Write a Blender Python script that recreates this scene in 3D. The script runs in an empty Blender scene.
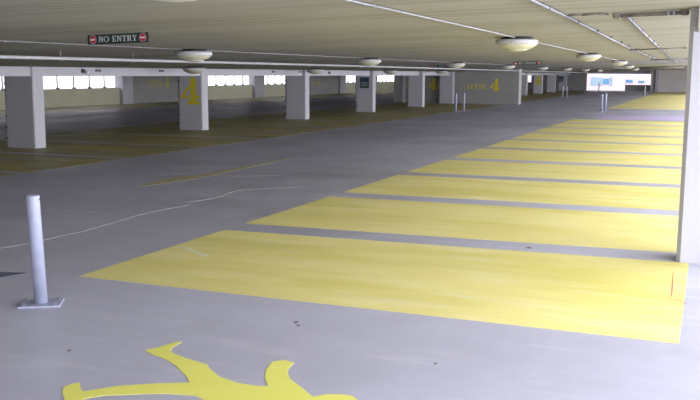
import bpy, bmesh, math, random
from mathutils import Vector, Matrix
random.seed(4)
sc = bpy.context.scene

# ---------------------------------------------------------------- camera
cd = bpy.data.cameras.new('camera'); cam = bpy.data.objects.new('camera', cd)
sc.collection.objects.link(cam); sc.camera = cam
cd.sensor_width = 36.0; cd.lens = 883.42 / 700 * 36.0; cd.clip_end = 600
PITCH, YAW, ROLL = 0.143102, 0.385011, 0.005918
fw = Vector((-math.sin(YAW)*math.cos(PITCH), math.cos(YAW)*math.cos(PITCH), -math.sin(PITCH)))
rt = Vector((math.cos(YAW), math.sin(YAW), 0)); up = rt.cross(fw)
r2 = rt*math.cos(ROLL) + up*math.sin(ROLL); u2 = up*math.cos(ROLL) - rt*math.sin(ROLL)
m = Matrix((r2, u2, -fw)).transposed().to_4x4(); m.translation = (0, 0, 2.1)
cam.matrix_world = m

# ---------------------------------------------------------------- world, exposure
w = bpy.data.worlds.new('overcast_sky'); sc.world = w; w.use_nodes = True
nt = w.node_tree; nt.nodes.clear()
wo = nt.nodes.new('ShaderNodeOutputWorld'); bg = nt.nodes.new('ShaderNodeBackground')
tc = nt.nodes.new('ShaderNodeTexCoord'); sp = nt.nodes.new('ShaderNodeSeparateXYZ'); cr = nt.nodes.new('ShaderNodeValToRGB')
mp = nt.nodes.new('ShaderNodeMapRange'); mp.inputs[1].default_value = -1; mp.inputs[2].default_value = 1
nt.links.new(tc.outputs['Generated'], sp.inputs[0]); nt.links.new(sp.outputs['Z'], mp.inputs[0]); nt.links.new(mp.outputs[0], cr.inputs[0])
e = cr.color_ramp.elements
e[0].position = 0.0; e[0].color = (0.40, 0.38, 0.34, 1)
e[1].position = 1.0; e[1].color = (0.80, 0.86, 1.0, 1)
x = e.new(0.47); x.color = (0.62, 0.62, 0.62, 1)
x = e.new(0.52); x.color = (0.95, 0.95, 1.0, 1)
nt.links.new(cr.outputs[0], bg.inputs['Color']); bg.inputs['Strength'].default_value = 2.3
nt.links.new(bg.outputs[0], wo.inputs[0])
def daylight(name, loc, rot, sx, sy, power, col=(0.93, 0.95, 1.0)):
    l = bpy.data.lights.new(name, 'AREA'); l.shape = 'RECTANGLE'; l.size = sx; l.size_y = sy; l.energy = power; l.color = col
    o = bpy.data.objects.new(name, l); o.location = loc; o.rotation_euler = rot; sc.collection.objects.link(o); return o
H = math.pi/2
# daylight coming in through the open sides of the deck (right side, behind, far end, left windows)
daylight('daylight_right_side', (4.8, 47, 2.2), (0, H-0.25, 0), 3.0, 106, 10500)
daylight('daylight_behind', (-1.5, -4.3, 1.9), (H-0.42, 0, 0), 9, 2.0, 130)
v = sc.view_settings
v.view_transform = 'Standard'; v.look = 'None'; v.exposure = 0.3; v.gamma = 1.0; v.use_curve_mapping = False

# ---------------------------------------------------------------- helpers
def srgb(r, g, b):
    f = lambda c: (c/255/12.92) if c/255 <= 0.04045 else ((c/255+0.055)/1.055)**2.4
    return (f(r), f(g), f(b), 1)
def mat(name, col, rough=0.8, var=0.0, scale=4.0, stretch=(1,1,1), metal=0.0, bump=0.0, spec=0.3, detail=6):
    M = bpy.data.materials.new(name); M.use_nodes = True; n = M.node_tree; b = n.nodes['Principled BSDF']
    b.inputs['Base Color'].default_value = col; b.inputs['Roughness'].default_value = rough
    b.inputs['Metallic'].default_value = metal; b.inputs['Specular IOR Level'].default_value = spec
    t = n.nodes.new('ShaderNodeTexCoord'); mpg = n.nodes.new('ShaderNodeMapping'); mpg.inputs['Scale'].default_value = stretch
    ns = n.nodes.new('ShaderNodeTexNoise'); ns.inputs['Scale'].default_value = scale; ns.inputs['Detail'].default_value = detail
    n.links.new(t.outputs['Object'], mpg.inputs[0]); n.links.new(mpg.outputs[0], ns.inputs['Vector'])
    if var > 0:
        r = n.nodes.new('ShaderNodeValToRGB'); a = r.color_ramp.elements
        a[0].position = 0.3; a[1].position = 0.7
        a[0].color = tuple(c*(1-var) for c in col[:3]) + (1,); a[1].color = tuple(min(1, c*(1+var*0.6)) for c in col[:3]) + (1,)
        n.links.new(ns.outputs['Fac'], r.inputs[0]); n.links.new(r.outputs[0], b.inputs['Base Color'])
    if bump > 0:
        bp = n.nodes.new('ShaderNodeBump'); bp.inputs['Strength'].default_value = bump; bp.inputs['Distance'].default_value = 0.01
        n.links.new(ns.outputs['Fac'], bp.inputs['Height']); n.links.new(bp.outputs[0], b.inputs['Normal'])
    return M
def layered(name, base, layers, rough=(0.55, 0.8), rscale=0.4, spec=0.3):
    """base colour with several noise masks mixed in: (colour, scale, stretch, lo, hi, strength)"""
    M = bpy.data.materials.new(name); M.use_nodes = True; n = M.node_tree; b = n.nodes['Principled BSDF']
    b.inputs['Specular IOR Level'].default_value = spec
    t = n.nodes.new('ShaderNodeTexCoord'); prev = None
    for k, (col, scale, stretch, lo, hi, st) in enumerate(layers):
        mpg = n.nodes.new('ShaderNodeMapping'); mpg.inputs['Scale'].default_value = stretch; mpg.inputs['Location'].default_value = (k*13.7, k*5.1, k*3.3)
        ns = n.nodes.new('ShaderNodeTexNoise'); ns.inputs['Scale'].default_value = scale; ns.inputs['Detail'].default_value = 7; ns.inputs['Roughness'].default_value = 0.6
        r = n.nodes.new('ShaderNodeMapRange'); r.inputs[1].default_value = lo; r.inputs[2].default_value = hi; r.inputs[4].default_value = st
        mx = n.nodes.new('ShaderNodeMix'); mx.data_type = 'RGBA'
        n.links.new(t.outputs['Object'], mpg.inputs[0]); n.links.new(mpg.outputs[0], ns.inputs['Vector'])
        n.links.new(ns.outputs['Fac'], r.inputs[0]); n.links.new(r.outputs[0], mx.inputs[0])
        if prev is None: mx.inputs[6].default_value = base
        else: n.links.new(prev, mx.inputs[6])
        mx.inputs[7].default_value = col; prev = mx.outputs[2]
    n.links.new(prev, b.inputs['Base Color'])
    ns = n.nodes.new('ShaderNodeTexNoise'); ns.inputs['Scale'].default_value = rscale; ns.inputs['Detail'].default_value = 4
    r = n.nodes.new('ShaderNodeMapRange'); r.inputs[1].default_value = 0.35; r.inputs[2].default_value = 0.65
    r.inputs[3].default_value = rough[0]; r.inputs[4].default_value = rough[1]
    n.links.new(t.outputs['Object'], ns.inputs['Vector']); n.links.new(ns.outputs['Fac'], r.inputs[0]); n.links.new(r.outputs[0], b.inputs['Roughness'])
    return M

CONC = layered('worn_concrete', (0.455, 0.455, 0.58, 1), [
    ((0.255, 0.245, 0.29, 1), 0.22, (1, 1, 1), 0.40, 0.66, 0.7),
    ((0.53, 0.52, 0.62, 1), 1.1, (1, 0.35, 1), 0.55, 0.75, 0.35),
    ((0.33, 0.32, 0.36, 1), 6.0, (0.5, 1.2, 1), 0.5, 0.75, 0.25),
    ((0.56, 0.55, 0.62, 1), 3.0, (0.25, 1.6, 1), 0.56, 0.70, 0.45)], rough=(0.36, 0.6), rscale=0.45, spec=0.5)
YEL = layered('worn_yellow_paint', (0.73, 0.65, 0.25, 1), [
    ((0.82, 0.75, 0.42, 1), 1.3, (0.5, 1.6, 1), 0.45, 0.7, 0.6),
    ((0.62, 0.55, 0.14, 1), 0.8, (0.4, 1.6, 1), 0.46, 0.68, 0.85),
    ((0.70, 0.67, 0.45, 1), 3.0, (0.25, 1.8, 1), 0.56, 0.74, 0.6)], rough=(0.5, 0.7), rscale=0.8)
YELFIG = layered('bright_yellow_paint', (0.70, 0.68, 0.15, 1), [
    ((0.76, 0.73, 0.22, 1), 3.0, (1, 1, 1), 0.5, 0.7, 0.5)], rough=(0.5, 0.65))
STRIPEM = layered('faded_yellow_stripe_paint', (0.46, 0.41, 0.20, 1), [((0.38, 0.36, 0.30, 1), 2.5, (1, 1, 1), 0.42, 0.62, 0.8)])
OLIVE = layered('shade_darkened_yellow_paint', (0.42, 0.365, 0.11, 1), [  # bay yellow darkened in colour for the dimly lit left side, mottled with wear
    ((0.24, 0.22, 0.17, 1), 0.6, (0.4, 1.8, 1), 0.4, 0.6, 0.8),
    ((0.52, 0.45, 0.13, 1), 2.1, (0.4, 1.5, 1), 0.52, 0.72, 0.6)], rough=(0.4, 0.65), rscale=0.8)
PURP = layered('violet_band_tone', (0.50, 0.42, 0.66, 1), [((0.42, 0.40, 0.50, 1), 0.8, (0.4, 1, 1), 0.45, 0.7, 0.7)])  # mottled violet tone of the flat band across the floor
DARKP = mat('dark_grey_patch_paint', (0.10, 0.12, 0.17, 1), 0.6, 0.2, 3)
PALE = mat('pale_scuff', (0.47, 0.47, 0.52, 1), 0.7, 0.25, 5)
WHITEC = layered('painted_concrete', (0.45, 0.445, 0.50, 1), [((0.385, 0.38, 0.42, 1), 1.4, (1, 1, 0.6), 0.5, 0.75, 0.5)], rough=(0.6, 0.8))
CREAM = layered('cream_concrete', (0.56, 0.54, 0.42, 1), [((0.45, 0.43, 0.32, 1), 0.8, (1, 1, 1), 0.45, 0.7, 0.5)], rough=(0.7, 0.9))
GREYW = layered('grey_block_wall', (0.31, 0.30, 0.30, 1), [((0.25, 0.24, 0.235, 1), 0.8, (1, 1, 1), 0.45, 0.7, 0.5)], rough=(0.7, 0.9))
METAL = mat('galvanised_metal', (0.20, 0.20, 0.25, 1), 0.5, 0.12, 20, metal=0.5, spec=0.5)
STEEL = mat('grey_conduit', (0.28, 0.28, 0.31, 1), 0.45, 0.15, 12, metal=0.4)
RUST = mat('dull_brown_pipe', (0.19, 0.175, 0.165, 1), 0.6, 0.3, 12, metal=0.3)
PIPEW = mat('white_painted_pipe', (0.46, 0.46, 0.50, 1), 0.45, 0.08, 6)
BOLM = mat('silver_painted_steel', (0.36, 0.38, 0.52, 1), 0.55, 0.12, 9, metal=0.15, spec=0.4)
LAMPW = mat('lamp_housing', (0.50, 0.49, 0.53, 1), 0.5, 0.06, 10)
BLACK = mat('black_plastic', (0.02, 0.022, 0.025, 1), 0.6, 0.2, 8)
SIGNB = mat('black_green_sign_face', (0.022, 0.035, 0.032, 1), 0.5, 0.15, 8)
SILV = mat('silver_lettering', (0.42, 0.44, 0.46, 1), 0.5, 0.1, 8)
REDP = mat('red_sign_paint', (0.42, 0.03, 0.05, 1), 0.5, 0.1, 8)
WHP = mat('white_sign_paint', (0.70, 0.68, 0.68, 1), 0.5, 0.05, 8)
TEAL = mat('dark_teal_sign_face', (0.018, 0.05, 0.07, 1), 0.5, 0.1, 8)
BLUE = mat('blue_sign_paint', (0.05, 0.10, 0.30, 1), 0.5, 0.1, 8)
NUMY = layered('stencil_yellow', (0.62, 0.52, 0.03, 1), [((0.55, 0.46, 0.05, 1), 5, (1, 1, 1), 0.5, 0.7, 0.5)])
NUMF = mat('faded_stencil_yellow', (0.50, 0.45, 0.10, 1), 0.8, 0.25, 6)
FRAME = mat('window_post_metal', (0.22, 0.22, 0.30, 1), 0.5, 0.1, 8)
FACADE = mat('white_facade', (0.62, 0.52, 0.58, 1), 0.8, 0.06, 0.5)
BGLASS = mat('light_blue_glazing', (0.10, 0.24, 0.40, 1), 0.3, 0.25, 0.5)
# lens of the lamps: milky acrylic
PBLUE = mat('pale_blue_glazing', (0.24, 0.34, 0.42, 1), 0.3, 0.25, 0.5)
LENS = mat('milky_acrylic', (0.58, 0.56, 0.42, 1), 0.35, 0.06, 30, spec=0.5)
# ceiling: board-marked concrete, lines run across the aisle
def ceiling_mat():
    M = bpy.data.materials.new('board_marked_ceiling'); M.use_nodes = True; n = M.node_tree; b = n.nodes['Principled BSDF']
    b.inputs['Roughness'].default_value = 0.85; b.inputs['Specular IOR Level'].default_value = 0.15
    t = n.nodes.new('ShaderNodeTexCoord')
    def noise(scale, st, lo, hi, det=5):
        mpg = n.nodes.new('ShaderNodeMapping'); mpg.inputs['Scale'].default_value = st
        ns = n.nodes.new('ShaderNodeTexNoise'); ns.inputs['Scale'].default_value = scale; ns.inputs['Detail'].default_value = det
        r = n.nodes.new('ShaderNodeMapRange'); r.inputs[1].default_value = lo; r.inputs[2].default_value = hi
        n.links.new(t.outputs['Object'], mpg.inputs[0]); n.links.new(mpg.outputs[0], ns.inputs['Vector']); n.links.new(ns.outputs['Fac'], r.inputs[0])
        return r.outputs[0]
    wv = n.nodes.new('ShaderNodeTexWave'); wv.bands_direction = 'Y'; wv.inputs['Scale'].default_value = 1.7; wv.inputs['Distortion'].default_value = 0.25
    wv.inputs['Detail'].default_value = 2; n.links.new(t.outputs['Object'], wv.inputs['Vector'])
    a = noise(7.0, (0.03, 1, 1), 0.40, 0.62); c = noise(0.7, (0.12, 1, 1), 0.4, 0.65)
    def mix(fac, A, B, k=1.0):
        mm = n.nodes.new('ShaderNodeMath'); mm.operation = 'MULTIPLY'; n.links.new(fac, mm.inputs[0]); mm.inputs[1].default_value = k
        mx = n.nodes.new('ShaderNodeMix'); mx.data_type = 'RGBA'; n.links.new(mm.outputs[0], mx.inputs[0])
        if isinstance(A, tuple): mx.inputs[6].default_value = A
        else: n.links.new(A, mx.inputs[6])
        mx.inputs[7].default_value = B; return mx.outputs[2]
    o = mix(a, (0.40, 0.38, 0.315, 1), (0.29, 0.275, 0.225, 1), 0.9)
    o = mix(wv.outputs['Fac'], o, (0.28, 0.265, 0.215, 1), 0.35)
    o = mix(c, o, (0.44, 0.425, 0.37, 1), 0.5)
    n.links.new(o, b.inputs['Base Color'])
    return M
CEIL = ceiling_mat()

class MB:
    def __init__(s): s.v = []; s.f = []
    def box(s, x0, x1, y0, y1, z0, z1):
        k = len(s.v)
        s.v += [(x, y, z) for z in (z0, z1) for (x, y) in ((x0, y0), (x1, y0), (x1, y1), (x0, y1))]
        s.f += [[k+3, k+2, k+1, k], [k+4, k+5, k+6, k+7]] + [[k+i, k+(i+1) % 4, k+4+(i+1) % 4, k+4+i] for i in range(4)]
        return s
    def cbox(s, x0, x1, y0, y1, z0, z1, c):     # upright box with chamfered vertical corners
        p = [(x0+c, y0), (x1-c, y0), (x1, y0+c), (x1, y1-c), (x1-c, y1), (x0+c, y1), (x0, y1-c), (x0, y0+c)]
        return s.prism([(a, b, z0) for a, b in p], (0, 0, z1-z0))
    def prism(s, pts, d):
        k = len(s.v); n = len(pts)
        s.v += [tuple(p) for p in pts] + [tuple(p[i]+d[i] for i in range(3)) for p in pts]
        s.f += [list(range(k+n-1, k-1, -1)), list(range(k+n, k+2*n))] + [[k+i, k+(i+1) % n, k+n+(i+1) % n, k+n+i] for i in range(n)]
        return s
    def tube(s, a, b, r, n=12, r1=None, caps=True):
        a = Vector(a); b = Vector(b); d = (b-a).normalized(); u = d.orthogonal().normalized(); w_ = d.cross(u); k = len(s.v); r1 = r if r1 is None else r1
        for (c, rr) in ((a, r), (b, r1)):
            s.v += [tuple(c + u*rr*math.cos(2*math.pi*i/n) + w_*rr*math.sin(2*math.pi*i/n)) for i in range(n)]
        s.f += [[k+i, k+(i+1) % n, k+n+(i+1) % n, k+n+i] for i in range(n)]
        if caps: s.f += [list(range(k+n-1, k-1, -1)), list(range(k+n, k+2*n))]
        return s
    def lathe(s, prof, n=32, c=(0, 0, 0), rib=0.0):
        k = len(s.v)
        for (r, z) in prof:
            for i in range(n):
                q = r*(1 + (rib if i % 2 else 0)); s.v.append((c[0]+q*math.cos(2*math.pi*i/n), c[1]+q*math.sin(2*math.pi*i/n), c[2]+z))
        for j in range(len(prof)-1):
            s.f += [[k+j*n+i, k+j*n+(i+1) % n, k+(j+1)*n+(i+1) % n, k+(j+1)*n+i] for i in range(n)]
        s.f += [list(range(k+n-1, k-1, -1)), list(range(k+(len(prof)-1)*n, k+len(prof)*n))]
        return s
    def build(s, name, m, parent=None, smooth=False, **props):
        me = bpy.data.meshes.new(name); me.from_pydata(s.v, [], s.f); me.update()
        bm = bmesh.new(); bm.from_mesh(me); bmesh.ops.recalc_face_normals(bm, faces=bm.faces); bm.to_mesh(me); bm.free()
        me.materials.append(m)
        if smooth:
            for p in me.polygons: p.use_smooth = len(p.vertices) == 4
        o = bpy.data.objects.new(name, me); sc.collection.objects.link(o)
        if parent: o.parent = parent
        for k_, v_ in props.items(): o[k_] = v_
        return o
def thing(name, label, cat, loc, group=None, rz=0):
    o = bpy.data.objects.new(name, None); o.empty_display_size = 0.2; sc.collection.objects.link(o)
    o.location = loc; o.rotation_euler = (0, 0, rz); o['label'] = label; o['category'] = cat
    if group: o['group'] = group
    return o
def copy_tree(o, parent=None):
    c = o.copy(); sc.collection.objects.link(c)
    if parent: c.parent = parent
    for ch in list(o.children): copy_tree(ch, c)
    return c
def relabel(o, label, loc, rz=None):
    o['label'] = label; o.location = loc
    if rz is not None: o.rotation_euler = (0, 0, rz)
    return o
def ceil_z(x): return 2.83 + 0.031*x if x > -12 else 2.458 - 0.05*min(-12 - x, 5.0)
S = dict(kind='structure')

# ---------------------------------------------------------------- setting
floor = MB().box(-35.9, 3.3, -4, 121, -0.3, 0).build('floor', CONC, **S)
cl = MB()
xs = [(-35.9, ceil_z(-17)), (-17.0, ceil_z(-17)), (-12.0, ceil_z(-12)), (3.3, ceil_z(3.3))]
cl.prism([(x_, -4, z_) for x_, z_ in xs] + [(x_, -4, z_+0.3) for x_, z_ in reversed(xs)], (0, 125, 0))
cl.build('ceiling', CEIL, **S)

# left outer wall: parapets, solid panels, window openings
WX = -35.3
LEFTWIN = [(-3.5, 20), (21.5, 47.6), (58.4, 65.4), (67.1, 76.6), (85.2, 92.5), (94.5, 103)]
SOLID = [(48.6, 58.4), (76.6, 83.7), (103, 120)]
wl = MB()
for a, b in [(-4, 48.6), (58.4, 76.6), (83.7, 103)]: wl.box(WX-0.35, WX, a, b, 0, 1.03)
wl.build('wall_left', CREAM, **S)
MB().box(-35.65, -7.0, -4.3, -4.0, 0, 2.31).build('wall_back_light_block', GREYW, **S)  # unseen wall added to keep sky light from behind off the column fronts
sl = MB()
for a, b in SOLID: sl.box(WX-0.35, WX, a, b, 0, 2.31)
sw = sl.build('wall_left_panels', GREYW, **S)
hd = MB()
for a, b in [(-4, 48.6), (58.4, 76.6), (83.7, 103)]: hd.box(WX-0.35, WX, a, b, 2.1, 2.31)
hd.build('trim_1', WHITEC, **S)
pr = MB()
for a, b in [(20, 21.5), (47.5, 48.6), (65.4, 67.1), (83.7, 85.2), (92.5, 94.5)]: pr.box(WX-0.35, WX+0.25, a, b, 0, 2.31)
pr.build('trim_2', WHITEC, **S)
for i, (a, b) in enumerate(LEFTWIN):
    fr = MB().box(WX-0.2, WX-0.1, a, b, 1.03, 1.06).box(WX-0.2, WX-0.1, a, b, 2.06, 2.1)
    f = fr.build('window_%d' % (i+1), FRAME, **S)
    n = int((b-a)/1.48)
    for k in range(1, n+1):
        y = a + (b-a)*k/(n+1)
        MB().box(WX-0.18, WX-0.12, y-0.03, y+0.03, 1.05, 2.08).box(WX-0.19, WX-0.06, y-0.11, y+0.11, 1.05, 1.14).build('window_post', FRAME, f)

# cross wall with LEVEL 4
CWY = 61.2
cw = MB().box(-21.4, -12.35, CWY, CWY+0.5, 0, 2.44).build('wall_cross', GREYW, **S)
MB().box(-12.95, -12.3, CWY-0.02, CWY+0.9, 0, 2.43).build('trim_3', GREYW, **S)
MB().box(-20.75, -20.55, CWY-0.06, CWY, 0, 2.3).build('trim_4', WHITEC, **S)

# far end: wall on the left, opening to the street, parapet, wall on the right
fe = MB()
fe.box(-22.1, -15.0, 118, 118.4, 0, 2.35).box(-27.0, -22.9, 118, 118.4, 0, 2.35).box(-22.9, -22.1, 118, 118.4, 0, 1.0).box(-35.3, -27.6, 118, 118.4, 0, 2.35).box(-27.6, -27.0, 118, 118.4, 0, 1.0)
fe.build('wall_far_left', GREYW, **S)
MB().box(-10.2, -6.9, 118, 118.4, 0, 0.78).build('wall_far_parapet', GREYW, **S)
MB().box(-15.0, -6.9, 118, 118.4, 2.16, 2.65).build('trim_5', WHITEC, **S)
MB().box(-6.95, 3.0, 115, 115.4, 0, 3.0).build('wall_far_right', mat('pale_end_wall', (0.62, 0.58, 0.58, 1), 0.8, 0.1, 1.0), **S)
MB().box(-6.4, -6.05, 114.5, 115, 0, 2.6).build('trim_6', WHITEC, **S)
# low parapet along the open right side
MB().box(3.05, 3.3, -4, 118, 0, 0.35).build('wall_right', WHITEC, **S)
# beam on the left column row
bm_ = MB()
for a, b in [(-4, CWY-0.01), (CWY+0.55, 117.9)]: bm_.box(-17.6, -17.03, a, b, 1.955, 2.31)
bm_.build('trim_7', WHITEC, **S)
MB().box(-0.17, 0.5, 10.25, 10.48, 2.56, ceil_z(-0.2)).build('trim_8', CEIL, **S)

# ---------------------------------------------------------------- paint on the floor (parts of the floor)
def paint(name, poly, m, label, z=0.002, **kw):
    return MB().prism([(a, b, 0.0002) for a, b in poly], (0, 0, z)).build(name, m, floor, label=label, **kw)
P = 3.53; G0 = 10.75; HG = 0.29
XL, XR = -5.95, -0.12
def rect(x0, x1, y0, y1): return [(x0, y0), (x1, y0), (x1, y1), (x0, y1)]
edges = [7.22] + [G0 + P*i for i in range(9)] + [42.5+HG]
for i in range(10):
    y0 = edges[i] + (HG if i else 0); y1 = edges[i+1] - HG
    sk0 = (0.0, 0.27, 0.22, 0.2, 0.1, 0.1, 0.05, 0, 0, 0)[i]; sk1 = (0.27, 0.25, 0.2, 0.12, 0.1, 0.05, 0, 0, 0, 0)[i]
    paint('painted_parking_space', [(XL, y0-sk0), (XR, y0), (XR, y1), (XL, y1-sk1)], YEL, 'yellow painted parking space beside the right column')
paint('violet_floor_band', rect(XL+0.8, XR, 43.4, 47.6), PURP, 'violet band across the floor')
y = 57.0
while y < 113:
    paint('painted_parking_space', rect(XL, XR, y+0.3, y+P-0.3), YEL, 'yellow painted parking space at the far end'); y += P
y = 0.2
while y < 60:
    paint('painted_parking_space', rect(-20.7, -13.1, y+0.15, y+P-0.15), OLIVE, 'shade-darkened yellow parking space on the left column row'); y += P
y = 64.0
while y < 112:
    paint('painted_parking_space', rect(-20.7, -13.1, y+0.15, y+P-0.15), OLIVE, 'shade-darkened yellow parking space beyond the cross wall'); y += P
y = 10.0
while y < 110:
    paint('painted_parking_space', rect(-35.2, -31.0, y+0.2, y+P-0.2), OLIVE, 'shade-darkened yellow parking space by the windows'); y += P
paint('painted_stripe', [(-9.78, 13.6), (-9.62, 13.6), (-9.36, 14.9), (-9.50, 19.6), (-9.62, 19.6), (-9.66, 15.6), (-9.90, 15.0)], STRIPEM, 'worn yellow stripe in the aisle')
FIG = [(-3.859, 4.475), (-3.904, 4.548), (-3.905, 4.62), (-3.866, 4.665), (-3.796, 4.583), (-3.739, 4.532), (-3.593, 4.707), (-3.381, 4.852), (-3.178, 4.955), (-3.277, 5.061), (-3.459, 5.214), (-3.621, 5.316), (-3.769, 5.367), (-3.877, 5.431), (-3.819, 5.545), (-3.77, 5.705), (-3.737, 5.725), (-3.72, 5.56), (-3.693, 5.491), (-3.641, 5.453), (-3.465, 5.383), (-3.271, 5.33), (-3.182, 5.238), (-3.049, 5.136), (-2.881, 5.077), (-2.735, 5.076), (-2.657, 5.102), (-2.752, 5.24), (-2.823, 5.391), (-2.864, 5.565), (-2.803, 5.64), (-2.706, 5.608), (-2.691, 5.494), (-2.666, 5.412), (-2.584, 5.29), (-2.432, 5.163), (-2.295, 5.04), (-2.235, 5.115), (-2.138, 5.156), (-2.067, 5.156), (-2.005, 5.105), (-1.849, 4.949), (-1.922, 4.456), (-2.361, 4.427), (-2.919, 4.718), (-3.023, 4.759), (-3.193, 4.718), (-3.347, 4.653), (-3.444, 4.592), (-3.565, 4.531), (-3.644, 4.429), (-3.611, 4.33), (-3.692, 4.314)]
paint('painted_figure', FIG, YELFIG, 'bright yellow painted figure with outstretched curved limbs')
paint('painted_patch', [(-6.54, 7.13), (-6.83, 7.05), (-8.3, 6.55), (-8.1, 6.2), (-6.75, 6.6)], DARKP, 'dark grey patch on the concrete')
REDC = mat('red_chalk', (0.50, 0.14, 0.10, 1), 0.8, 0.3, 20)
STAIN = mat('dark_stain_mark', (0.10, 0.09, 0.10, 1), 0.7, 0.3, 20)
def streak(pts, wd, nm='pale_crack_line', m=None, lab='pale repaired crack line', z=0.002):
    L = []; Rr = []
    for i, p in enumerate(pts):
        a = Vector(pts[max(0, i-1)]); b = Vector(pts[min(len(pts)-1, i+1)]); d = (b-a).normalized(); n_ = Vector((-d.y, d.x)); ww = wd*(0.35 if i in (0, len(pts)-1) else 1)
        L.append(tuple(Vector(p)+n_*ww)); Rr.append(tuple(Vector(p)-n_*ww))
    paint(nm, L + Rr[::-1], m or PALE, lab, z)
def smooth(pts, n=5):
    out = []
    for i in range(len(pts)-1):
        p0 = Vector(pts[max(0, i-1)]); p1 = Vector(pts[i]); p2 = Vector(pts[i+1]); p3 = Vector(pts[min(len(pts)-1, i+2)])
        for k in range(n):
            t = k/n; out.append(tuple(0.5*((2*p1)+(-p0+p2)*t+(2*p0-5*p1+4*p2-p3)*t*t+(-p0+3*p1-3*p2+p3)*t**3)))
    return out + [pts[-1]]
for pts, wd in [([(-7.65, 8.96), (-7.63, 9.44), (-7.71, 10.39), (-7.74, 11.19), (-7.6, 11.93)], 0.028), ([(-9.43, 10.69), (-8.76, 10.73), (-8.18, 10.68), (-7.82, 10.54)], 0.02),
                ([(-7.85, 12.18), (-7.65, 12.78), (-7.77, 13.7), (-7.54, 14.11), (-6.95, 14.69)], 0.035), ([(-10.69, 15.69), (-9.0, 15.67), (-8.15, 16.26)], 0.03), ([(-7.77, 8.04), (-7.67, 8.43), (-7.65, 8.96)], 0.02)]:
    streak(smooth(pts), wd)

streak([(-0.265, 9.9), (-0.25, 9.29), (-0.24, 8.93), (-0.245, 8.72)], 0.006, 'red_mark', REDC, 'thin red mark on the yellow paint', 0.003)
streak([(-0.30, 8.70), (-0.20, 8.68), (-0.10, 8.55)], 0.007, 'red_mark', REDC, 'thin red mark on the yellow paint', 0.003)
streak(smooth([(-5.86, 8.92), (-5.73, 8.90), (-5.23, 8.60)]), 0.04, 'pale_scuff', mat('pale_yellow_scuff', (0.74, 0.72, 0.48, 1), 0.6, 0.2, 6), 'pale scuff worn into the yellow paint', 0.003)
for (sx_, sy_, sr_) in [(-4.40, 5.20, 0.012), (-3.15, 6.57, 0.018), (-3.09, 6.49, 0.013), (-1.95, 10.62, 0.03), (-1.75, 6.0, 0.01)]:
    paint('dark_stain', [(sx_ + sr_*(1+0.25*math.sin(3*a))*math.cos(a*0.6283), sy_ + 1.4*sr_*math.sin(a*0.6283)) for a in range(10)], STAIN, 'small dark stain', 0.003)

# ---------------------------------------------------------------- stencil glyphs, unit height, on a plane
def R_(x0, y0, x1, y1): return [(x0, y0), (x1, y0), (x1, y1), (x0, y1)]
GL = {
 '4': (0.80, [[(0.40, 0.06), (0.64, 0.06), (0.64, 0.86), (0.60, 0.97), (0.52, 1.0), (0.44, 0.98), (0.40, 0.93)], [(0.26, 0), (0.78, 0), (0.76, 0.10), (0.64, 0.16), (0.40, 0.16), (0.30, 0.10)], [(0, 0.27), (0.02, 0.22), (0.36, 0.22), (0.36, 0.32), (0.16, 0.32), (0.36, 0.58), (0.36, 0.70), (0.30, 0.68)], [(0.64, 0.22), (0.76, 0.22), (0.80, 0.18), (0.80, 0.36), (0.76, 0.32), (0.64, 0.32)]]),
 'N': (0.86, [R_(0.08, 0, 0.22, 1), R_(0, 0, 0.30, 0.09), R_(0, 0.91, 0.26, 1), [(0.20, 1), (0.22, 0.72), (0.62, 0), (0.76, 0), (0.76, 0.1)][0:1] + [(0.20, 0.78), (0.64, 0), (0.78, 0), (0.78, 0.22), (0.34, 1)], R_(0.66, 0, 0.78, 1), R_(0.56, 0.91, 0.86, 1)]),
 'E': (0.68, [R_(0.08, 0, 0.30, 1), R_(0, 0, 0.62, 0.10), R_(0, 0.90, 0.62, 1), R_(0.3, 0.46, 0.48, 0.55), R_(0.44, 0.36, 0.50, 0.64), R_(0.56, 0, 0.66, 0.30), R_(0.56, 0.72, 0.64, 1)]),
 'T': (0.74, [R_(0.26, 0, 0.48, 1), R_(0.16, 0, 0.58, 0.09), R_(0.02, 0.90, 0.72, 1), R_(0, 0.70, 0.08, 1), R_(0.66, 0.70, 0.74, 1)]),
 'R': (0.80, [R_(0.08, 0, 0.30, 1), R_(0, 0, 0.38, 0.09), R_(0, 0.91, 0.5, 1), [(0.30, 0.91), (0.50, 0.91), (0.50, 0.55), (0.30, 0.55), (0.30, 0.46), (0.52, 0.46), (0.68, 0.56), (0.72, 0.73), (0.68, 0.9), (0.52, 1.0), (0.30, 1.0)], [(0.36, 0.5), (0.56, 0.5), (0.72, 0.09), (0.80, 0.09), (0.80, 0), (0.58, 0)]]),
 'Y': (0.80, [R_(0.29, 0, 0.51, 0.46), R_(0.18, 0, 0.62, 0.09), [(0.29, 0.42), (0.51, 0.42), (0.30, 1), (0.06, 1)], [(0.42, 0.46), (0.51, 0.42), (0.74, 1), (0.64, 1)], R_(0, 0.91, 0.38, 1), R_(0.54, 0.91, 0.80, 1)]),
 'L': (0.64, [R_(0.08, 0, 0.30, 1), R_(0, 0, 0.62, 0.10), R_(0, 0.91, 0.40, 1), R_(0.54, 0, 0.62, 0.34)]),
 'V': (0.84, [[(0.06, 1), (0.30, 1), (0.50, 0.2), (0.44, 0), (0.36, 0)], [(0.44, 0), (0.50, 0.2), (0.74, 1), (0.66, 1)], R_(0, 0.91, 0.38, 1), R_(0.56, 0.91, 0.84, 1)]),
}
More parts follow.
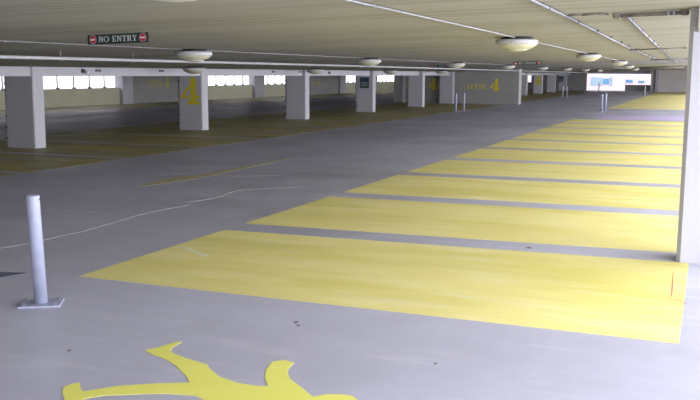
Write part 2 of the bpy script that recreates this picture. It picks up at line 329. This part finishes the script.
def ring(cx, cy, r0, r1, n=20, a0=90, a1=450):
    p = [(cx + r1*math.cos(math.radians(a0+(a1-a0)*i/n)), cy + r1*1.0*math.sin(math.radians(a0+(a1-a0)*i/n))) for i in range(n+1)]
    q = [(cx + r0*0.72*math.cos(math.radians(a0+(a1-a0)*i/n)), cy + r0*math.sin(math.radians(a0+(a1-a0)*i/n))) for i in range(n+1)]
    return [[p[i], p[i+1], q[i+1], q[i]] for i in range(n)]
GL['O'] = (0.86, ring(0.43, 0.5, 0.40, 0.5)); GL[' '] = (0.38, [])
def write(mb, text, h, org, ax, depth, gap=0.12, sx=1.0):
    """org: lower left; ax: reading direction; depth: vector of the letter thickness"""
    c = 0; org = Vector(org); ax = Vector(ax); up_ = Vector((0, 0, 1)); ax_ = ax.normalized(); slope = ax_
    for ch in text:
        wd, polys = GL[ch]
        for k, p in enumerate(polys):
            q = Vector(depth)*(1+0.04*k)
            mb.prism([tuple(org + slope*((c+u)*h*sx) + up_*(vv*h)) for u, vv in p], tuple(q))
        c += wd + gap
    return mb

# ---------------------------------------------------------------- columns of the left row
CX0, CX1 = -17.95, -16.98
names = {0: 'broad plain white concrete column, largest and nearest of the left row', 1: 'white concrete column with a large yellow 4, between the two nearest plain columns',
         2: 'plain white concrete column just beyond the column with the large near 4', 3: 'white concrete column carrying the dark teal sign near the middle windows',
         4: 'plain white concrete column just in front of the grey LEVEL 4 wall', 5: 'narrow-looking white column set against the grey LEVEL 4 wall',
         8: 'first plain white column showing past the end of the grey wall', 9: 'distant white column with a small yellow 4, second past the grey wall',
         10: 'plain distant white column between the far yellow 4 and the far dark sign', 11: 'distant white column with a dark sign, before the last yellow 4',
         12: 'distant white column with the farthest yellow 4'}
for i in (0, 1, 2, 3, 4, 5, 8, 9, 10, 11, 12):
    yf = 19.05 + 8.6*i if i != 5 else 60.45
    c = thing('concrete_column', names[i], 'column', ((CX0+CX1)/2 + (0, 0, 0.1, 0.1, 0.2, 0.2, 0, 0, 0.1, 0.1, 0.1, 0.1, 0.1)[i], yf+0.22, 0), 'columns of the left row')
    hw = (CX1-CX0)/2
    MB().cbox(-hw, hw, -0.22, 0.22, 0, 2.31, 0.025).build('column_shaft', WHITEC, c)
    if i < 6:
        MB().tube((-hw-0.05, -0.12, 0.02), (-hw-0.05, -0.12, 1.95), 0.04, 10).build('downpipe', PIPEW, c, smooth=True)
        for z in (0.25, 0.55, 0.85, 1.75):
            MB().lathe([(0.052, -0.025), (0.052, 0.025)], 10, (-hw-0.05, -0.12, z)).build('pipe_clamp', BLACK, c)
    if i in (1, 9, 12):
        mb = MB(); h = 0.98
        write(mb, '4', h, (-hw+0.06, -0.22, 0.93), (1, 0, 0), (0, -0.004, 0), sx=1.07)
        mb.build('painted_numeral', NUMY, c, label='large yellow stencilled 4')
# signs on columns
def panel_sign(label, loc, w_, h_):
    s = thing('column_sign', label, 'sign', loc, 'dark signs on the left columns')
    MB().box(-w_/2, w_/2, -0.02, 0, -h_/2, h_/2).build('sign_panel', TEAL, s)
    MB().prism([(w_*0.15*math.cos(a*math.pi/8), -0.02, h_*0.27+w_*0.15*math.sin(a*math.pi/8)) for a in range(16)], (0, -0.004, 0)).build('round_symbol', BLUE, s, label='blue round symbol')
    t = MB()
    for k in range(3):
        z = h_*(0.03-0.16*k)
        for a, b in ((-0.38, -0.14), (-0.10, 0.12), (0.16, 0.38)): t.box(w_*a, w_*b, -0.023, -0.02, z-h_*0.035, z+h_*0.035)
    t.build('sign_lettering', SILV, s, label='pale lines of lettering')
panel_sign('dark teal sign with blue symbol on the column by the middle windows', (-17.37, 19.05+8.6*3-0.001, 1.57), 0.50, 0.56)
panel_sign('small dark sign on the distant column before the last yellow 4', (-17.55, 19.05+8.6*11-0.001, 1.45), 0.56, 0.62)

# lettering on walls
def wall_text(org, ax, depth, h4, hL, m, parent):
    mb = MB(); ax = Vector(ax); o = Vector(org)
    write(mb, 'LEVEL', hL, o, ax, depth); wL = sum(GL[ch][0]+0.12 for ch in 'LEVEL')*hL
    write(mb, '4', h4, o + ax*(wL+0.25) + Vector((0, 0, -0.12)), ax, depth)
    mb.build('painted_level_sign', m, parent, label='yellow stencilled LEVEL 4')
wall_text((-15.95, CWY, 1.02), (1, 0, 0), (0, -0.005, 0), 0.86, 0.34, NUMY, cw)
wall_text((-20.45, CWY, 1.02), (1, 0, 0), (0, -0.005, 0), 0.86, 0.34, NUMY, cw)
wall_text((WX, 50.6, 1.12), (0, 1, 0), (0.005, 0, 0), 0.80, 0.42, NUMF, sw)
wall_text((WX, 77.3, 0.95), (0, 1, 0), (0.005, 0, 0), 0.70, 0.28, NUMF, sw)

# ---------------------------------------------------------------- right column
c = thing('concrete_column', 'large white concrete column close by at the right edge', 'column', (0.16, 10.72, 0))
MB().cbox(-0.42, 0.42, -0.24, 0.24, 0, ceil_z(0.6)+0.01, 0.045).build('column_shaft', WHITEC, c)

# ---------------------------------------------------------------- bollards
def make_bollard(label, loc, rz):
    b = thing('steel_bollard', label, 'bollard', loc, 'steel bollards', rz)
    MB().lathe([(0.058, 0.012), (0.058, 0.99), (0.055, 1.0), (0.049, 1.0), (0.049, 0.93)], 28).build('post', BOLM, b, smooth=True)
    pl = MB().box(-0.18, 0.18, -0.14, 0.14, 0, 0.014).build('base_plate', BOLM, b)
    for sx in (-1, 1):
        for sy in (-1, 1):
            MB().lathe([(0.014, 0.014), (0.014, 0.026), (0.006, 0.026), (0.006, 0.038)], 6, (sx*0.14, sy*0.10, 0)).build('anchor_bolt', METAL, pl)
    h = MB().lathe([(0.006, -0.004), (0.006, 0.003)], 10).build('bolt_hole', BLACK, b); h.location = (0.035, -0.048, 0.965); h.rotation_euler = (H, 0, 0.63)
    return b
b0 = make_bollard('silver steel bollard on a base plate, nearest one at the left', (-5.54, 6.2, 0), 0.55)
lean = [c_ for c_ in b0.children if c_.name.startswith('post')][0]
for lab, x_, y_ in [('nearer bollard of the pair in front of the LEVEL 4 wall', -12.94, 47.3), ('farther bollard of the pair in front of the LEVEL 4 wall', -12.88, 48.8),
                    ('nearer bollard of the pair at the end of the long yellow row', -5.64, 51.4), ('farther bollard of the pair at the end of the long yellow row', -5.67, 53.6),
                    ('single distant bollard beside the far yellow spaces', -5.8, 88), ('nearer bollard of the distant pair by the far left columns', -12.35, 81.1),
                    ('farther bollard of the distant pair by the far left columns', -12.3, 83.4), ('bollard in the bright far opening', -13.3, 117)]:
    relabel(copy_tree(b0), 'grey steel ' + lab if not lab.startswith('single') else 'single grey' + lab[6:], (x_, y_, 0), random.random())

lean.rotation_euler = (0, -0.033, 0)

# ---------------------------------------------------------------- ceiling lamps
def make_lamp(label, x_, y_):
    l = thing('ceiling_lamp', label, 'ceiling lamp', (x_, y_, ceil_z(x_)), 'round ceiling lamps')
    MB().lathe([(0.27, 0.02), (0.27, -0.035)], 32).build('mounting_plate', BLACK, l, smooth=True)
    MB().lathe([(0.25, -0.035), (0.335, -0.04), (0.362, -0.055), (0.368, -0.075), (0.362, -0.115), (0.345, -0.125)], 64, rib=-0.008).build('housing_rim', LAMPW, l)
    g = MB().lathe([(0.350, -0.110), (0.335, -0.140), (0.285, -0.178), (0.215, -0.208), (0.19, -0.212)], 64, rib=-0.012).build('ribbed_lens', LENS, l)
    MB().lathe([(0.195, -0.208), (0.185, -0.222), (0.13, -0.238), (0.06, -0.246), (0.01, -0.248)], 40).build('lens_cap', LENS, g, smooth=True)
    return l
l0 = make_lamp('large round ceiling lamp cut off by the top edge', -2.86, 4.37)
ords = ['nearest', 'second', 'third', 'fourth', 'fifth', 'sixth', 'seventh', 'eighth']
def place_lamp(x_, y_, lab): relabel(copy_tree(l0), lab, (x_, y_, ceil_z(x_)))
RL = [(-3.2, 15.6), (-3.48, 27.6), (-3.85, 41.0), (-4.9, 58.0), (-6.2, 80.0)]
for k, (x_, y_) in enumerate(RL): place_lamp(x_, y_, 'round ceiling lamp over the yellow spaces, %s of that row fully in view' % ords[k])
for k in range(8): place_lamp(-9.45, 15.1+9.65*k, 'round ceiling lamp over the aisle on the thin conduit, %s of its row' % ords[k])
for k in range(4): place_lamp(-15.75, 25.2+9.6*k, 'round ceiling lamp beside the left beam, %s of its row' % ords[k])

# ---------------------------------------------------------------- pipes and conduits
def on_ceiling(p, d): return (p[0], p[1], ceil_z(p[0]) - d)
def conduit(label, pts, r, m, drop, clamps=None, name='conduit', cat='conduit'):
    t = thing(name, label, cat, on_ceiling(pts[0], drop)); o = Vector(t.location); mb = MB()
    for a, b in zip(pts[:-1], pts[1:]): mb.tube(Vector(on_ceiling(a, drop))-o, Vector(on_ceiling(b, drop))-o, r, 10)
    mb.build('pipe_run', m, t, smooth=True)
    if clamps:
        a, b = Vector(pts[0]), Vector(pts[-1]); n = int((b-a).length/clamps)
        for k in range(min(n, 30)):
            p = a + (b-a)*((k+0.5)/n); q = Vector(on_ceiling(p, drop)) - o
            MB().box(q.x-0.003-r, q.x+0.003+r, q.y-0.008, q.y+0.008, q.z-r-0.002, q.z+r+0.004).tube((q.x, q.y, q.z+r), (q.x, q.y, q.z+max(drop, r+0.006)), 0.005, 6).build('hanger', m, t)
    return t
conduit('long white sprinkler pipe hung along the left column row', [(-11.15, -3.8), (-11.3, 28), (-12.3, 60), (-13.2, 117)], 0.032, PIPEW, 0.15, 2.3, 'sprinkler_pipe', 'pipe')
conduit('thin conduit linking the aisle ceiling lamps', [(-9.5, -3.8), (-9.45, 14.7)], 0.011, STEEL, 0.014, 3.0)
for k in range(3): conduit('thin conduit between two of the aisle ceiling lamps, run %s' % ords[k], [(-9.45, 15.5+9.65*k), (-9.45, 24.3+9.65*k)], 0.011, STEEL, 0.014, 3.0)
conduit('grey conduit leading to the nearest fully visible yellow row lamp', [(-2.90, 4.78), (-3.16, 15.2)], 0.013, STEEL, 0.016, 2.0)
for k in range(3): conduit('grey conduit between yellow row ceiling lamps, run %s' % ords[k], [(RL[k][0], RL[k][1]+0.4), (RL[k+1][0], RL[k+1][1]-0.4)], 0.013, STEEL, 0.016, 2.5)
conduit('long metal conduit slanting over the right spaces, left of two', [(-1.45, 3), (-1.60, 10.4), (-1.98, 24), (-2.55, 60)], 0.016, METAL, 0.022, 2.4)
conduit('long metal conduit slanting over the right spaces, right of two', [(-0.98, 10.9), (-1.28, 23.6), (-1.9, 55)], 0.016, METAL, 0.022, 2.4)
conduit('thin wavy conduit joining the two long slanting conduits', [(-1.57, 10.48), (-1.42, 10.52), (-1.25, 10.50), (-1.15, 10.68)], 0.012, RUST, 0.016)
def cross_pipe(label, y_, x0, x1, r, double=False):
    D = 0.012 + r if double else 0.05 + r
    t = thing('cross_pipe', label, 'pipe', on_ceiling((x0, y_), D)); o = Vector(t.location); mb = MB()
    mb.tube((0, 0, 0), Vector(on_ceiling((x1, y_), D))-o, r, 10)
    if double: mb.tube((0, 0.09, 0), Vector(on_ceiling((x1, y_+0.09), D))-o, r, 10)
    mb.build('pipe_run', RUST, t, smooth=True)
    for xx in (x0+0.05, x1-0.05):
        q = Vector(on_ceiling((xx, y_), D))-o
        MB().box(q.x-0.03, q.x+0.03, -r-0.01, r+0.01+(0.09 if double else 0), q.z-r-0.008, q.z+r+0.008).tube((q.x, 0, q.z+r), (q.x, 0, q.z+D), 0.008, 8).build('junction_box', RUST, t)
    if double:
        for xx in (x1-0.16, x1-0.22):
            q = Vector(on_ceiling((xx, y_), D))-o
            MB().box(q.x-0.012, q.x+0.012, -0.03, 0.12, q.z-r-0.006, q.z+r+0.006).build('pipe_clamp', STEEL, t)
cross_pipe('thick double cross pipe with end boxes, nearest to the right column', 10.72, -1.10, -0.28, 0.02, True)
cross_pipe('second thin brown cross pipe on the right ceiling', 23.2, -1.95, -0.62, 0.018)
cross_pipe('third thin brown cross pipe on the right ceiling', 38.0, -2.35, -0.95, 0.02)
cross_pipe('farthest dark cross pipe on the right ceiling', 66.0, -4.8, -1.65, 0.09)
t = thing('tube_light', 'long thin white tube light on the far ceiling', 'ceiling light', on_ceiling((-5.9, 66), 0.03))
MB().box(-0.65, 0.65, -0.09, 0.09, -0.05, 0.0).build('light_body', LAMPW, t)
MB().tube((-0.6, 0, -0.075), (0.6, 0, -0.075), 0.03, 12).build('tube', WHP, t, smooth=True)

# ---------------------------------------------------------------- NO ENTRY signs hanging from the ceiling
def make_sign(label, x_, y_, zt):
    W, Hh = 0.95, 0.125; sl_ = 0.031
    s = thing('hanging_sign', label, 'sign', (x_, y_, zt), 'no entry signs'); s.rotation_euler = (0, -math.atan(sl_), 0)
    MB().box(0, W, -0.006, 0.006, -Hh, 0).build('sign_panel', SIGNB, s)
    mb = MB(); h = 0.076
    tw = sum((GL[ch][0]+0.12) for ch in 'NO ENTRY')*h - 0.12*h; sx = 0.60/tw
    write(mb, 'NO ENTRY', h, (0.175, -0.006, -Hh/2-h/2), (1, 0, 0), (0, -0.002, 0), sx=sx)
    mb.build('sign_lettering', SILV, s, label='silver NO ENTRY lettering')
    for cx in (0.085, W-0.085):
        circ = lambda r, y0, d, n=28: MB().prism([(cx+r*math.cos(2*math.pi*k/n), y0, -Hh/2+r*math.sin(2*math.pi*k/n)) for k in range(n)], (0, d, 0))
        circ(0.056, -0.006, -0.0015).build('symbol_rim', SILV, s)
        rd = circ(0.050, -0.0075, -0.0015).build('no_entry_symbol', REDP, s, label='red no entry disc with a white bar')
        MB().box(cx-0.036, cx+0.036, -0.0105, -0.009, -Hh/2-0.010, -Hh/2+0.010).build('white_bar', WHP, rd)
        gap = ceil_z(x_) - zt
        MB().tube((cx, 0, -0.01), (cx, 0, gap+0.004), 0.005, 8).tube((cx, -0.012, -0.010), (cx, 0.012, -0.010), 0.009, 8).build('hanging_hook', METAL, s)
    return s
make_sign('large black NO ENTRY sign hanging at the upper left', -7.65, 9.65, 2.568)
make_sign('small distant black NO ENTRY sign right of the picture centre', -6.25, 30, 2.50)
make_sign('smallest, farthest NO ENTRY sign partly behind an aisle lamp', -11.0, 36, 2.44)

# ---------------------------------------------------------------- small fittings on the beam
def beam_fitting(label, y_):
    f = thing('beam_light', label, 'fixture', (-17.03, y_, 2.08)); f.scale = (0.7, 0.7, 0.7); MB().box(0, 0.03, -0.1, 0.1, -0.04, 0.12).build('bracket', BLACK, f)
    MB().lathe([(0.02, 0.06), (0.07, 0.03), (0.08, -0.03), (0.04, -0.09)], 14, (0.09, 0.16, 0)).build('lamp_head', WHP, f, smooth=True)
    MB().tube((0.02, 0, 0.03), (0.09, 0.16, 0.05), 0.012, 8).build('arm', METAL, f)
beam_fitting('small white spot fitting on the beam near the nearest column', 21.0+0.2)
beam_fitting('small white spot fitting on the beam left of the teal sign column', 39.2)
for lab, y_ in [('small dark vent block on the beam beside the near spot fitting', 21.9), ('small dark vent block on the beam above the first LEVEL 4 panel', 25.2),
                ('small dark vent block on the beam right of the near 4 column', 33.4), ('small dark vent block on the beam nearer the second plain column', 37.2-1.2)]:
    f = thing('vent_block', lab, 'vent', (-17.03, y_, 2.12)); MB().box(0, 0.02, -0.13, 0.13, -0.03, 0.03).build('vent_frame', BLACK, f)
    MB().box(0.02, 0.03, -0.11, 0.11, -0.004, 0.004).build('vent_blade', STEEL, f)

# ---------------------------------------------------------------- building across the street, seen through the far opening
B = thing('office_building', 'white building with light blue windows seen through the far opening', 'building', (-20, 150, -10))
MB().box(-14, 16, 0, 14, 0, 24).build('wall', FACADE, B)
for (x0, x1, z0, z1, pm) in [(1.6, 3.4, 10.25, 11.6, PBLUE), (3.55, 4.5, 10.45, 11.4, BGLASS), (4.6, 5.0, 10.25, 11.6, PBLUE), (7.1, 8.2, 10.75, 11.25, BGLASS), (9.0, 10.0, 10.75, 11.1, BGLASS),
                             (-5.5, -3.0, 9.9, 11.8, PBLUE), (-2.2, 0.9, 9.9, 11.8, PBLUE), (-2.2, 0.9, 13, 15, PBLUE), (6.3, 9.4, 13, 15, PBLUE), (-2.2, 0.9, 6, 8, PBLUE), (3, 6, 6, 8, PBLUE)]:
    f = MB().box(x0-0.06, x1+0.06, -0.12, 0, z0-0.06, z1+0.06).build('window', FACADE, B); MB().box(x0, x1, -0.16, -0.12, z0, z1).build('pane', pm, f)
